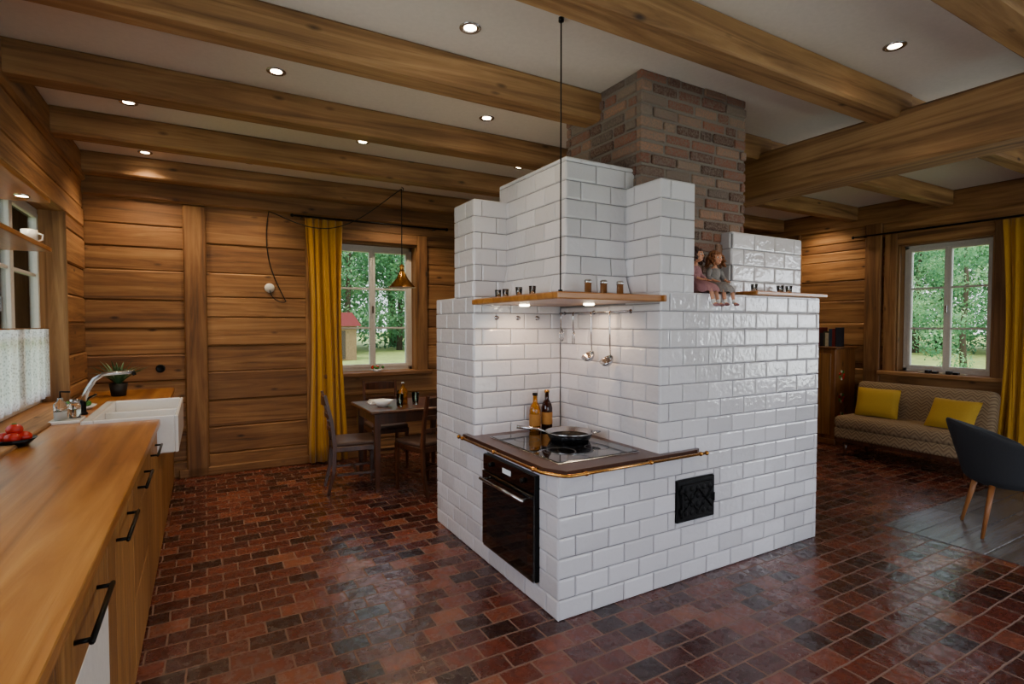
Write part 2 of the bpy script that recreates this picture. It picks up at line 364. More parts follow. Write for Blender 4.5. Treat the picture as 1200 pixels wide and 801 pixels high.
for yf in (-1.95,-.9,.1,1.15,2.03,3.07,4.12,5.17,6.3):
    m=MB('ceiling_beam'); m.box((XL,yf-.175,2.93),(4.2,yf,ZC),BW[0],.014); m.obj()
    if yf<6.2:
        m=MB('ceiling_joist'); m.box((4.2,yf-.16,2.94),(XR-.02,yf-.02,ZC),BW[0],.012); m.obj()
m=MB('ceiling_girder'); m.box((4.03,YR,2.62),(4.33,YB-.04,2.98),BW[1],.02); m.obj()
# ------------------------------------------------ stove
X0,X1,Y0,Y1=1.58,3.87,2.275,3.95; XN,YN=2.29,3.275; r=.1088
m=MB('tiled_masonry_stove'); g=.010; TW=.225
def rsub(rc,h):
    a0,a1,b0,b1=rc; c0,c1,d0,d1=h
    if c1<=a0 or c0>=a1 or d1<=b0 or d0>=b1: return [rc]
    o=[]
    if c0>a0:o.append((a0,c0,b0,b1))
    if c1<a1:o.append((c1,a1,b0,b1))
    x0,x1=max(a0,c0),min(a1,c1)
    if d0>b0:o.append((x0,x1,b0,d0))
    if d1<b1:o.append((x0,x1,d1,b1))
    return o
def tiles(P,n,rects,holes=(),ph=0):
    n=Vector(n).normalized()
    for (a0,a1,b0,b1) in rects:
        j=int(math.floor(b0/r+1e-4))
        while j*r<b1-1e-4:
            off=(j%2)*.5*TW+ph
            k=int(math.floor((a0+off)/TW))-1
            while k*TW-off<a1:
                t=(max(a0,k*TW-off),min(a1,(k+1)*TW-off),max(b0,j*r),min(b1,(j+1)*r))
                k+=1
                if t[1]-t[0]<.012 or t[3]-t[2]<.012: continue
                ps=[t]
                for h in holes:
                    q=[]
                    for p in ps:q+=rsub(p,h)
                    ps=q
                for (s,e,c,d) in ps:
                    if e-s<.015 or d-c<.015: continue
                    gp=.0018; rings=[(gp,.0),(gp,.004),(gp+.004,.0088),(gp+.011,.0106)]
                    vs=[];fs=[]
                    tilt=[R.uniform(-.0011,.0011) for _ in range(4)]
                    for (ins,hh) in rings:
                        for ci,(x,y) in enumerate(((s+ins,c+ins),(e-ins,c+ins),(e-ins,d-ins),(s+ins,d-ins))):
                            vs.append(P(x,y)+n*(hh-g+.002+(tilt[ci] if hh>0 else 0)))
                    for i in range(3):
                        for q in range(4):
                            q2=(q+1)%4; fs.append([i*4+q,i*4+q2,i*4+4+q2,i*4+4+q])
                    fs.append([12,13,14,15]); m.add(vs,fs,TILE)
            j+=1
def bod(lo,hi): m.box([lo[0]+g,lo[1]+g,lo[2]],[hi[0]-g,hi[1]-g,hi[2]],GROUT)
def cap(lo,hi,z): m.box((lo[0],lo[1],z-.012),(hi[0],hi[1],z+.004),TILE,.006)
bod((X0,Y0,0),(X1,Y1,7*r)); bod((XN,Y0,7*r),(X1,Y1,16*r-.01)); bod((X0,YN,7*r),(XN+.02,Y1,16*r-.01))
ZD=22*r
bod((X0,YN,16*r-.01),(2.36,3.6,ZD-.01)); bod((XN,Y0,16*r-.01),(2.57,2.56,ZD-.01)); bod((3.09,2.42,16*r-.01),(X1,2.9,20*r-.01))
cap((XN+.0,Y0),(X1,Y1),16*r); cap((X0,3.6),(XN+.02,Y1),16*r); cap((X0,YN),(2.36,3.6),ZD); cap((XN,Y0),(2.57,2.52),ZD); cap((3.09,2.42),(X1,2.9),20*r)
SD=(2.43,2.76,.36,.62); OV=(2.46,3.09,.13,.725)
tiles(lambda a,b:Vector((a+X0,Y0,b)),(0,-1,0),[(0,X1-X0,0,7*r),(XN-X0,X1-X0,7*r,16*r),(XN-X0,2.57-X0,16*r,ZD)],[(SD[0]-X0,SD[1]-X0,SD[2],SD[3])])
tiles(lambda a,b:Vector((X0,Y0+a,b)),(-1,0,0),[(0,Y1-Y0,0,7*r),(YN-Y0,Y1-Y0,7*r,16*r),(YN-Y0,3.6-Y0,16*r,ZD)],[(OV[0]-Y0,OV[1]-Y0,OV[2],OV[3])],TW/2)
tiles(lambda a,b:Vector((X0+a,YN,b)),(0,-1,0),[(0,XN-X0,7*r,ZD)],(),.05)
tiles(lambda a,b:Vector((XN,Y0+a,b)),(-1,0,0),[(0,YN-Y0,7*r,15.4*r),(0,.3,15.4*r,ZD)],(),TW/2)
tiles(lambda a,b:Vector((X1,Y0+a,b)),(1,0,0),[(0,Y1-Y0,0,16*r),(2.42-Y0,2.9-Y0,16*r,20*r)],(),0)
tiles(lambda a,b:Vector((X0+a,Y1,b)),(0,1,0),[(0,X1-X0,0,16*r)],(),0)
tiles(lambda a,b:Vector((3.09+a,2.42,b)),(0,-1,0),[(0,X1-3.09,16*r,20*r)],(),.1)
tiles(lambda a,b:Vector((3.09,2.42+a,b)),(-1,0,0),[(0,.4,16*r,20*r)],(),.1)
tiles(lambda a,b:Vector((2.57,Y0+a,b)),(1,0,0),[(0,.22,16*r,ZD)],(),0)
HX,HY,HT,HZ,HB=1.83,2.57,23.2*r,18*r,1.728; fl=.07
bod((HX,HY,HZ),(2.36,YN+.1,HT-.01)); cap((HX,HY),(2.36,YN+.1),HT)
tiles(lambda a,b:Vector((HX,HY+a,b)),(-1,0,0),[(0,YN-HY+.1,HZ,HT)],(),TW/2)
tiles(lambda a,b:Vector((HX+a,HY,b)),(0,-1,0),[(0,.53,HZ,HT)],(),0)
def flare(b): 
    t=(HZ-b)/(HZ-HB); return fl*max(t,0)**1.6
tiles(lambda a,b:Vector((HX-flare(b),HY-flare(b)+a*(1+flare(b)/.7),b)),(-1,0,.1),[(0,YN-HY,HB,HZ)],(),TW/2)
tiles(lambda a,b:Vector((HX-flare(b)+a*(1+flare(b)/.5),HY-flare(b),b)),(0,-1,.1),[(0,XN-HX,HB,HZ)],(),0)
K=8; vs=[];fs=[]
for i in range(K+1):
    b=HB+(HZ-HB)*i/K; f=flare(b)-.012
    vs+=[(HX-f,HY-f,b),(2.3,HY-f,b),(2.3,YN,b),(HX-f,YN,b)]
for i in range(K):
    for q in range(4): fs.append([i*4+q,i*4+(q+1)%4,i*4+4+(q+1)%4,i*4+4+q])
fs+=[[3,2,1,0]]
m.add(vs,fs,GROUT)
m.obj()
# chimney
m=MB('brick_chimney'); CX0,CX1,CY0,CY1=2.345,3.33,2.5,3.29; zb=16*r+.006
m.box((CX0+.010,CY0+.010,zb),(CX1-.010,CY1-.010,ZC),MORTAR)
def bricks(a0,a1,fn,ph):
    j=0; z=zb
    while z<ZC-.02:
        a=a0-(.12 if (j+ph)%2 else 0)+R.uniform(-.02,0)
        while a<a1:
            L=R.uniform(.21,.25) if R.random()<.75 else .12
            s,e=max(a,a0),min(a+L-.015,a1)
            if e-s>.03: 
                d=R.uniform(-.008,.006); fn(s,e,z+R.uniform(0,.004),min(z+.057+R.uniform(0,.005),ZC),d)
            a+=L
        z+=.0735; j+=1
bricks(CX0,CX1,lambda s,e,z,t,d:m.box((s,CY0+d,z),(e,CY0+.05,t),BRICK,.007),0)
bricks(CX0,CX1,lambda s,e,z,t,d:m.box((s,CY1-.05,z),(e,CY1+d,t),BRICK,.007),0)
bricks(CY0+.052,CY1-.052,lambda s,e,z,t,d:m.box((CX0+d,s,z),(CX0+.05,e,t),BRICK,.007),1)
bricks(CY0+.052,CY1-.052,lambda s,e,z,t,d:m.box((CX1-.05,s,z),(CX1+d,e,t),BRICK,.007),1)
m.obj()
ZS=1.722
m=MB('hood_shelf'); m.box((X0-.02,Y0-.02,1.685),(XN-.004,YN-.004,ZS),GOLD[0],.006,.9); m.box((XN-.004,Y0-.035,1.685),(XN+.02,Y0-.002,ZS),GOLD[0],.004,.9)
for (x,y) in ((2.12,2.72),(1.86,3.08)): m.lathe([(0,-.010),(.028,-.010),(.034,-.006),(.034,0)],(x,y,1.685),BULB,20)
m.obj()
m=MB('shelf_suspension_rod'); m.tube([(X0+.03,Y0+.03,ZS),(X0+.03,Y0+.03,ZC)],.004,BLACK); m.lathe([(0,0),(.014,0),(.014,.02),(0,.02)],(X0+.03,Y0+.03,ZC-.02),BLACK,16); m.lathe([(0,0),(.012,0),(.012,.012),(0,.012)],(X0+.03,Y0+.03,ZS),BLACK,12); m.obj()
m=MB('ledge_shelf'); m.box((3.12,Y0-.03,16*r+.005),(X1+.05,2.415,16*r+.034),GOLD[0],.006,.9); m.obj()
# cooktop
m=MB('cooktop'); za,zb2=7*r+.001,.802
yf=Y0-.045
out=[(1.535,3.36),(1.535,2.35),(1.60,yf),(2.56,yf),(2.60,yf+.02),(2.60,Y0-.009),(XN-.002,Y0-.009),(XN-.002,YN-.003),(1.571,YN-.003),(1.571,3.36)]
n=len(out)
m.add([(x,y,za+.010) for x,y in out]+[(x,y,zb2) for x,y in out],[list(range(n))[::-1],list(range(n,2*n))]+[[i,(i+1)%n,n+(i+1)%n,n+i] for i in range(n)],COPPER)
m.box((1.64,2.36,zb2),(2.22,3.16,zb2+.005),STEEL,.002); m.box((1.646,2.366,zb2+.003),(2.214,3.154,zb2+.009),BGLASS,.002)
for (x,y,rad) in((1.8,2.58,.09),(2.05,2.85,.11),(1.8,2.95,.075),(2.06,2.56,.07)):
    m.lathe([(rad,0),(rad+.003,.0006),(rad+.006,0)],(x,y,zb2+.009),GREYF,32)
rp=[(1.505,3.36,.785),(1.505,2.36,.785),(1.506,2.33,.785),(1.520,2.30,.785),(1.57,yf-.022,.785),(1.60,yf-.034,.785),(1.63,yf-.035,.785),(2.60,yf-.035,.785)]
m.tube(rp,.009,BRASS,12)
for (x,y,dx,dy) in((1.505,3.3,.03,0),(1.505,2.85,.03,0),(1.505,2.4,.03,0),(1.7,yf-.035,0,.035),(2.15,yf-.035,0,.035),(2.55,yf-.035,0,.035)):
    m.tube([(x,y,.785),(x+dx,y+dy,.785)],.006,BRASS); m.ell((x,y,.785),.0135,BRASS)
for p in (rp[0],rp[-1]): m.ell(p,.014,BRASS)
m.obj()
# oven
m=MB('oven'); xa=X0-.022
m.box((xa,OV[0]+.004,OV[2]),(X0+.3,OV[1]-.004,OV[3]),BLACK,.003)
m.box((xa-.006,OV[0]+.006,OV[3]-.10),(xa+.002,OV[1]-.006,OV[3]-.003),BGLASS,.002)
m.box((xa-.014,OV[0]+.006,OV[2]+.012),(xa+.002,OV[1]-.006,OV[3]-.106),BGLASS,.003)
m.box((xa-.0155,OV[0]+.07,OV[2]+.08),(xa-.012,OV[1]-.07,OV[3]-.19),simple('oven_window','141416',.04),.001)
m.tube([(xa-.05,OV[0]+.05,OV[3]-.145),(xa-.05,OV[1]-.05,OV[3]-.145)],.011,STEEL,12)
for y in(OV[0]+.08,OV[1]-.08): m.tube([(xa-.05,y,OV[3]-.145),(xa-.01,y,OV[3]-.145)],.007,STEEL)
for y in(OV[0]+.12,OV[1]-.12): m.tube([(xa-.004,y,OV[3]-.05),(xa-.025,y,OV[3]-.05)],.015,BLACK,16)
m.box((xa-.008,(OV[0]+OV[1])/2-.05,OV[3]-.065),(xa-.005,(OV[0]+OV[1])/2+.05,OV[3]-.035),emit('oven_display',(.1,.12,.16),.5))
m.box((xa-.008,OV[0]+.008,OV[2]),(xa,OV[1]-.008,OV[2]+.01),STEEL,.001)
m.obj()
m=MB('cast_iron_stove_door'); y=Y0
m.box((SD[0]+.003,y-.012,SD[2]+.003),(SD[1]-.003,y+.02,SD[3]-.003),IRON,.004); m.box((SD[0]+.03,y-.024,SD[2]+.028),(SD[1]-.03,y-.008,SD[3]-.028),IRON,.004)
cx,cz=(SD[0]+SD[1])/2,(SD[2]+SD[3])/2
for i in range(5):
    for j in range(4):
        px=SD[0]+.062+i*.051; pz=SD[2]+.058+j*.048; m.ell((px,y-.024,pz),(.017,.006,.017),IRON,10)
for i in range(2):
    for q in(-1,1): m.tube([(SD[0]+.04,y-.026,cz-.06*q),(cx,y-.026,cz+.07*q),(SD[1]-.04,y-.026,cz-.06*q)],.004,IRON)
for z in(SD[2]+.07,SD[3]-.07): m.tube([(SD[0]+.022,y-.02,z-.02),(SD[0]+.022,y-.02,z+.02)],.008,IRON)
m.tube([(SD[1]-.03,y-.030,cz-.025),(SD[1]-.03,y-.030,cz+.025)],.006,IRON); m.tube([(SD[1]-.03,y-.03,cz),(SD[1]-.03,y-.01,cz)],.005,IRON)
m.obj()
# pan
m=MB('frying_pan'); pc=(2.03,2.80,zb2+.0105)
m.lathe([(0,0),(.125,0),(.15,.05),(.157,.058),(.153,.058),(.122,.006),(0,.005)],pc,STEEL,36)
m.lathe([(0,.0062),(.120,.0068),(.136,.03)],pc,BLACK,36)
dx,dy=math.cos(math.radians(150)),math.sin(math.radians(150))
m.tube([(pc[0]+dx*.14,pc[1]+dy*.14,pc[2]+.045),(pc[0]+dx*.2,pc[1]+dy*.2,pc[2]+.07),(pc[0]+dx*.34,pc[1]+dy*.34,pc[2]+.085)],[.006,.008,.012],STEEL,8)
m.tube([(pc[0]-dx*.145-dy*.03,pc[1]-dy*.145+dx*.03,pc[2]+.05),(pc[0]-dx*.195,pc[1]-dy*.195,pc[2]+.055),(pc[0]-dx*.145+dy*.03,pc[1]-dy*.145-dx*.03,pc[2]+.05)],.006,STEEL)
m.obj()
def bottle(name,c,h,rad,mat,capm,label=True):
    m=MB(name); m.lathe([(0,0),(rad,0),(rad,h*.55),(rad*.8,h*.66),(rad*.4,h*.76),(rad*.36,h*.92),(rad*.42,h*.93),(rad*.42,h*.95),(0,h*.95)],c,mat,20)
    m.lathe([(0,h*.93),(rad*.46,h*.93),(rad*.46,h),(0,h)],c,capm,16)
    if label: m.lathe([(rad+.001,h*.15),(rad+.001,h*.45)],c,LABEL,20)
    return m.obj()
bottle('olive_oil_bottle',(2.02,3.2,zb2+.001),.27,.040,OIL,BLACK); bottle('vinegar_bottle',(2.12,3.2,zb2+.001),.285,.040,DBOT,BRASS)
m=MB('utensil_rail'); x=XN-.035
m.tube([(x,2.5,1.635),(x,3.24,1.635)],.005,STEEL)
for y in(2.52,2.88,3.22): m.tube([(x,y,1.635),(XN-.001,y,1.635)],.005,STEEL); m.lathe([(0,0),(.014,0),(.014,.004),(0,.004)],(0,0,0),STEEL,12,M=Matrix.Translation((XN-.001,y,1.635))@Matrix.Rotation(-math.pi/2,4,'Y'))
m.obj()
def ladle(y,L,kind):
    nm={'l':'ladle','s':'slotted_spoon','f':'meat_fork','w':'whisk'}[kind]; m=MB(nm); x=XN-.043; z=1.63
    m.tube([(x+.006,y,z-.004),(x,y,z+.012),(x-.008,y,z+.006),(x-.008,y,z-.02),(x-.006,y,z-.12),(x,y,z-L)],[.003,.003,.004,.006,.006,.004],STEEL,8)
    if kind=='l':
        M=Matrix.Translation((x-.03,y,z-L-.015))@Matrix.Rotation(math.radians(-35),4,'Y')
        m.lathe([(0,-.035),(.024,-.03),(.042,-.012),(.047,.008),(.042,.004),(.022,-.024),(0,-.030)],(0,0,0),STEEL,20,M=M)
    if kind=='s': m.ell((x-.005,y,z-L-.035),(.008,.036,.045),STEEL,16)
    if kind=='f':
        for q in(-.014,0,.014): m.tube([(x,y,z-L),(x-.004,y+q,z-L-.03),(x-.006,y+q,z-L-.09)],.003,STEEL,6)
    if kind=='w':
        for i in range(6):
            a=i*math.pi/6; pts=[]
            for k in range(11):
                t=k/10*math.pi
                pts.append((x+math.cos(a)*.03*(-math.cos(t))*math.sin(t)**.5,y+math.sin(a)*.03*(-math.cos(t))*abs(math.sin(t))**.5,z-L-.1*math.sin(t)) if 0<k<10 else (x,y,z-L))
            m.tube(pts,.0015,STEEL,5)
    m.obj()
ladle(3.2,.10,'w'); ladle(3.05,.12,'f'); ladle(2.85,.27,'l'); ladle(2.66,.29,'l')
m=MB('wall_hooks')
for x in(1.75,1.92,2.08): m.lathe([(0,0),(.016,0),(.016,.006),(.006,.008),(.006,.02),(.011,.024),(0,.028)],(0,0,0),STEEL,14,M=Matrix.Translation((x,YN-.001,1.60))@Matrix.Rotation(math.pi/2,4,'X'))
m.obj()
def glass(c,h=.055,rad=.022,name='shot_glass'):
    m=MB(name); m.lathe([(0,0),(rad*.75,0),(rad,h),(rad-.002,h),(rad*.72,.008),(0,.008)],c,CLEAR,18); return m.obj()
for (x,y) in((1.66,3.08),(1.66,2.98),(1.7,2.88),(1.64,2.78),(1.66,2.66)): glass((x,y,ZS+.0005))
for i,x in enumerate((1.84,1.95,2.07)):
    m=MB('spice_shaker'); m.lathe([(0,0),(.019,0),(.019,.055),(.021,.056),(.021,.074),(.014,.08),(0,.081)],(x,2.37,ZS+.0005),STEEL,18); m.obj()
for x in(3.22,3.5,3.6): glass((x,2.34,16*r+.0345),.05,.024)
# ------------------------------------------------ dolls
def doll(name,loc,rz,dress,hair,S=1):
    e=bpy.data.objects.new(name,None); sc.collection.objects.link(e); e.location=loc; e.rotation_euler=(0,0,rz); e.scale=(S,)*3
    vs=[];ed=[];rd=[]
    def V(p,r_): vs.append(p); rd.append(r_); return len(vs)-1
    def E(a,b): ed.append((a,b))
    pel=V((0,0,.035),.026); sp=V((0,.004,.08),.022); ch=V((0,.004,.125),.026); nk=V((0,0,.155),.010); hd=V((0,-.004,.175),.012)
    E(pel,sp);E(sp,ch);E(ch,nk);E(nk,hd)
    for s in(-1,1):
        sh=V((s*.033,.004,.14),.012); el=V((s*.055,-.006,.095),.009); wr=V((s*.042,-.048,.075),.006); ha=V((s*.038,-.06,.072),.006); E(ch,sh);E(sh,el);E(el,wr);E(wr,ha)
        hp=V((s*.022,-.01,.03),.02); kn=V((s*.03,-.095,.028),.013); an=V((s*.032,-.112,-.05),.0085); to=V((s*.034,-.135,-.058),.009); E(pel,hp);E(hp,kn);E(kn,an);E(an,to)
    me=bpy.data.meshes.new('body'); me.from_pydata(vs,ed,[]); me.materials.append(SKIN); o=bpy.data.objects.new('body',me); sc.collection.objects.link(o); o.parent=e
    o.modifiers.new('skin','SKIN'); sk=me.skin_vertices[0].data
    for i,q in enumerate(rd): sk[i].radius=(q,q)
    sk[0].use_root=True; sb=o.modifiers.new('sub','SUBSURF'); sb.levels=2; sb.render_levels=2
    o.modifiers['skin'].use_smooth_shade=True
    h=MB('head'); c=Vector((0,-.006,.205)); h.ell(c,(.033,.034,.039),SKIN,24); h.ell(c+Vector((0,-.012,-.02)),(.021,.021,.017),SKIN,16)
    h.ell(c+Vector((0,-.035,-.006)),(.004,.006,.006),SKIN,10)
    for s in(-1,1):
        h.ell(c+Vector((s*.0125,-.0305,.002)),(.0062,.004,.005),EYEW,12); h.ell(c+Vector((s*.0125,-.0337,.002)),(.0034,.002,.0038),EYE,10)
        h.tube([c+Vector((s*.006,-.0335,.010)),c+Vector((s*.012,-.0335,.012)),c+Vector((s*.018,-.030,.010))],.001,hair,5)
        h.ell(c+Vector((s*.033,0,-.002)),(.004,.006,.009),SKIN,10); h.ell(c+Vector((s*.017,-.025,-.010)),(.007,.005,.006),SKIN,10)
    h.ell(c+Vector((0,-.032,-.018)),(.007,.003,.0028),LIP,10)
    h.obj(parent=e)
    hh=MB('hair'); hh.ell(c+Vector((0,.009,.010)),(.035,.033,.037),hair,20)
    rr=random.Random(name+str(rz))
    for i in range(60):
        a=rr.uniform(-.25,1.25)*math.pi; z0=rr.uniform(-.005,.034); rad=.038*math.sqrt(max(.1,1-(z0/.046)**2)); p0=c+Vector((math.cos(a)*rad,math.sin(a)*rad*.95+.003,z0)); L=rr.uniform(.03,.055); pts=[]
        for k in range(12):
            t=k/11; q=t*9+i; pts.append(p0+Vector((math.cos(a)*(.016*t)+.005*math.cos(q),math.sin(a)*.012*t+.005*math.sin(q),-L*t)))
        hh.tube(pts,.0050,hair,6)
    for i in range(9):
        a=math.pi+i/8*math.pi; hh.ell(c+Vector((math.cos(a)*.028,math.sin(a)*.027,.024)),(.009,.006,.009),hair,8)
    hh.obj(parent=e)
    d=MB('dress'); prof=[((0,.002,.150),.016,.013),((0,.003,.143),.034,.022),((0,.003,.12),.036,.031),((0,.003,.09),.029,.027),((0,-.003,.075),.034,.032),((0,-.02,.062),.05,.052),((0,-.038,.048),.06,.066),((0,-.045,.03),.066,.072),((0,-.047,.010),.070,.076)]
    seg=40; vv=[];ff=[]
    for i,(cc,rx,ry) in enumerate(prof):
        for k in range(seg):
            a=2*math.pi*k/seg; w=1+(.05*math.cos(10*a) if i>4 else 0); vv.append((cc[0]+rx*w*math.cos(a),cc[1]+ry*w*math.sin(a),cc[2]+(.004*math.cos(10*a) if i==8 else 0)))
    for i in range(len(prof)-1):
        for k in range(seg): ff.append([i*seg+k,i*seg+(k+1)%seg,(i+1)*seg+(k+1)%seg,(i+1)*seg+k])
    d.add(vv,ff,dress,None,True)
    for s in(-1,1):
        d.tube([(s*.03,.004,.143),(s*.042,.001,.125),(s*.055,-.006,.098),(s*.049,-.03,.083)],[.014,.017,.013,.013],dress,10)
    d.obj(parent=e)
    f=MB('hands')
    for s in(-1,1):
        b=Vector((s*.038,-.06,.072)); f.ell(b,(.006,.008,.0045),SKIN,10)
        for k in range(4):
            ln=(.009,.011,.0105,.008)[k]; q=b+Vector(((k-1.5)*.0032,-.006,0)); f.tube([q,q+Vector((0,-ln*.6,.0)),q+Vector((0,-ln*.9,-ln*.5))],.0016,SKIN,6)
        f.tube([b+Vector((-s*.005,0,0)),b+Vector((-s*.009,-.005,-.001)),b+Vector((-s*.009,-.009,-.003))],.0018,SKIN,6)
        f.ell((s*.034,-.128,-.058),(.010,.018,.008),DRESS1,12)
        f.tube([(s*.032,-.110,-.03),(s*.032,-.113,-.052)],.0105,EYEW,10)
    f.obj(parent=e)
    return e
doll('doll',(2.69,2.375,16*r+.003),math.radians(18),DRESS1,HAIR1,1.2)
doll('doll',(2.87,2.375,16*r+.003),math.radians(-6),DRESS2,HAIR2,1.15)
# ------------------------------------------------ kitchen counter
m=MB('kitchen_counter'); CF=-.26; ZT=.93
SK=(-.68,-.16,4.22,5.25)
def slab(x0,x1,y0,y1): m.box((x0,y0,ZT-.04),(x1,y1,ZT),GOLD[1],.003,.6)
slab(XL+.003,CF,-1.2,SK[2]); slab(XL+.003,CF,SK[3],YB-.05); slab(XL+.003,SK[0],SK[2],SK[3])
m.box((XL+.003,-1.2,.0),(CF-.04,SK[2]-.01,ZT-.041),CABW,0,.3); m.box((XL+.003,SK[3]+.01,.0),(CF-.04,YB-.05,ZT-.041),CABW,0,.3); m.box((XL+.003,SK[2]-.01,.0),(CF-.04,SK[3]+.01,.66),CABW,0,.3)
ys=[-1.2,-.5,.1,.7,1.4,2.1,2.8,3.5,4.2,5.27,6.28]
for i in range(len(ys)-1):
    a,b=ys[i]+.003,ys[i+1]-.003; top=ZT-.05 if i!=8 else .68
    if i==8:
        m.box((CF-.04,a,.02),(CF-.018,(a+b)/2-.002,top),CABW,.002); m.box((CF-.04,(a+b)/2+.002,.02),(CF-.018,b,top),CABW,.002); continue
    if i%2==0:
        lm=WPAINT if i==4 else CABW
        m.box((CF-.04,a,.70),(CF-.018,b,top),CABW,.002); m.box((CF-.04,a,.36),(CF-.018,b,.695),lm,.002); m.box((CF-.04,a,.02),(CF-.018,b,.355),lm,.002)
    else:
        w=(b-a)/4
        for k in range(4): m.box((CF-.04,a+k*w,.02),(CF-.018,a+(k+1)*w-.001,top),CABW,.0015)
    yc=(a+b)/2-.0; hl=.17
    m.tube([(CF+.018,yc-hl,.8),(CF+.018,yc+hl,.8)],.007,BLACK,8)
    for s in(-1,1): m.tube([(CF+.018,yc+s*(hl-.015),.8),(CF-.018,yc+s*(hl-.015),.8)],.006,BLACK,8)
m.obj()
m=MB('farmhouse_sink'); x0,x1,y0,y1=SK; zt=ZT+.02; zb3=.70; w=.022; y0+=.003;y1-=.003
x0+=.003
ym=4.72
for lo,hi in (((x0,y0,zb3),(x0+.06,y1,zt)),((x1-w,y0,zb3),(x1,y1,zt)),((x0+.06,y0,zb3),(x1-w,y0+w,zt)),((x0+.06,y1-w,zb3),(x1-w,y1,zt)),((x0+.06,y0+w,zb3),(x1-w,y1-w,zb3+.03)),((x0+.06,ym-.015,zb3+.03),(x1-w,ym+.015,zt-.02))):
    m.box(lo,hi,CERAM,.006)
m.lathe([(0,0),(.04,0),(.04,.004),(0,.004)],((x0+x1)/2,4.45,zb3+.03),STEEL); m.obj()
m=MB('kitchen_faucet'); fx,fy=-.74,4.7
m.lathe([(0,0),(.03,0),(.03,.012),(.022,.02),(.022,.09),(.018,.1),(0,.1)],(fx,fy,ZT),BLACK,20)
m.tube([(fx,fy,ZT+.08),(fx+.03,fy,ZT+.17),(fx+.07,fy,ZT+.24),(fx+.12,fy,ZT+.275),(fx+.30,fy+.0,ZT+.285)],[.018,.017,.016,.014,.013],STEEL,12)
m.tube([(fx+.29,fy,ZT+.288),(fx+.302,fy,ZT+.26)],[.014,.013],BLACK,12)
m.tube([(fx,fy+.02,ZT+.07),(fx+.03,fy+.05,ZT+.11),(fx+.07,fy+.07,ZT+.13)],[.01,.007,.006],BLACK,8); m.obj()
m=MB('soap_caddy'); c=(-.77,4.38,ZT)
m.box((c[0]-.08,c[1]-.09,ZT),(c[0]+.08,c[1]+.11,ZT+.02),CERAM,.004)
m.lathe([(0,.02),(.034,.02),(.036,.12),(.014,.145),(.014,.16),(0,.16)],(c[0]-.025,c[1]-.03,ZT),CLEAR,18); m.lathe([(0,.02),(.03,.02),(.031,.075),(0,.075)],(c[0]-.025,c[1]-.03,ZT),CERAM,18); m.tube([(c[0]-.025,c[1]-.03,ZT+.16),(c[0]-.025,c[1]-.03,ZT+.2),(c[0]+.025,c[1]-.03,ZT+.196)],.006,BLACK)
m.lathe([(0,.02),(.032,.02),(.032,.10),(.026,.115),(0,.115)],(c[0]+.035,c[1]+.04,ZT),CLEAR,18); m.lathe([(0,.115),(.026,.115),(.026,.14),(0,.14)],(c[0]+.035,c[1]+.04,ZT),STEEL,16); m.obj()
def spiky(name,c,n,L,potr,poth,pot=TERRA,leaf=GREEN):
    m=MB(name); m.lathe([(0,0),(potr*.75,0),(potr,poth),(potr*.92,poth),(potr*.85,poth-.02),(0,poth-.02)],c,pot,20)
    rr=random.Random(n)
    for i in range(n):
        a=i*2.4; t=rr.uniform(.35,.9); l=L*rr.uniform(.7,1.1); p=Vector(c)+Vector((0,0,poth-.02)); d=Vector((math.cos(a),math.sin(a),0)); s=Vector((-d.y,d.x,0)); vs=[];fs=[]
        for k in range(6):
            u=k/5; w=.015*(1-u)**.6*(1 if k else .5); q=p+d*(l*t*u)+Vector((0,0,l*(u*1.0-.6*t*u*u))); vs+=[q-s*w,q+Vector((0,0,-w*.5)),q+s*w]
        for k in range(5): fs+=[[k*3,k*3+1,k*3+4,k*3+3],[k*3+1,k*3+2,k*3+5,k*3+4]]
        m.add(vs,fs,leaf,None,True)
    return m.obj()
spiky('potted_pineapple_plant',(-.66,5.8,ZT+.0005),44,.29,.07,.11,leaf=DGREEN)
m=MB('vegetable_tray'); tc_=(-.815,5.0,ZT+.0005); m.lathe([(0,0),(.08,0),(.115,.03),(.11,.03),(.078,.008),(0,.008)],tc_,CERAM,28)
for i in range(9): m.ell((tc_[0]+R.uniform(-.055,.055),5.0+R.uniform(-.055,.055),ZT+.035+R.uniform(0,.02)),R.uniform(.020,.027),RED if i%2 else GREEN,12)
for i in range(14): 
    a=R.random()*6.28; m.ell((tc_[0]+.05*math.cos(a),5.0+.05*math.sin(a),ZT+.055),(.025,.018,.008),GREEN,8)
m.obj()
m=MB('tomato_bowl'); m.lathe([(0,0),(.05,0),(.09,.04),(.086,.04),(.048,.006),(0,.006)],(-.85,3.64,ZT+.0005),BLACK,24)
for i in range(4): a=i*1.57; m.ell((-.85+.035*math.cos(a),3.64+.035*math.sin(a),ZT+.045),(.036,.036,.03),RED,14)
m.ell((-.85,3.64,ZT+.085),(.036,.036,.03),RED,14); m.ell((-.85,3.64,ZT+.114),(.012,.012,.005),GREEN,8)
m.obj()
for z,nm in ((2.0,'open_shelf'),(2.30,'open_shelf')):
    m=MB(nm); m.box((XL-.12,3.325,z),(XL+.14,4.32,z+.028),GOLD[1],.004)
    if z>2.2:
        m.lathe([(0,-.006),(.03,-.006),(.03,0),(0,0)],(XL+.05,4.12,z),BULB,16); m.lathe([(.03,-.008),(.036,-.008),(.036,0)],(XL+.05,4.12,z),STEEL,16)
    m.obj()
m=MB('mug'); c=(XL+.06,4.2,2.0285); m.lathe([(0,0),(.036,0),(.04,.085),(.037,.085),(.033,.006),(0,.006)],c,CERAM,24); m.tube([(c[0]+.037,c[1],c[2]+.068),(c[0]+.062,c[1],c[2]+.06),(c[0]+.06,c[1],c[2]+.03),(c[0]+.037,c[1],c[2]+.02)],.005,CERAM); m.obj()
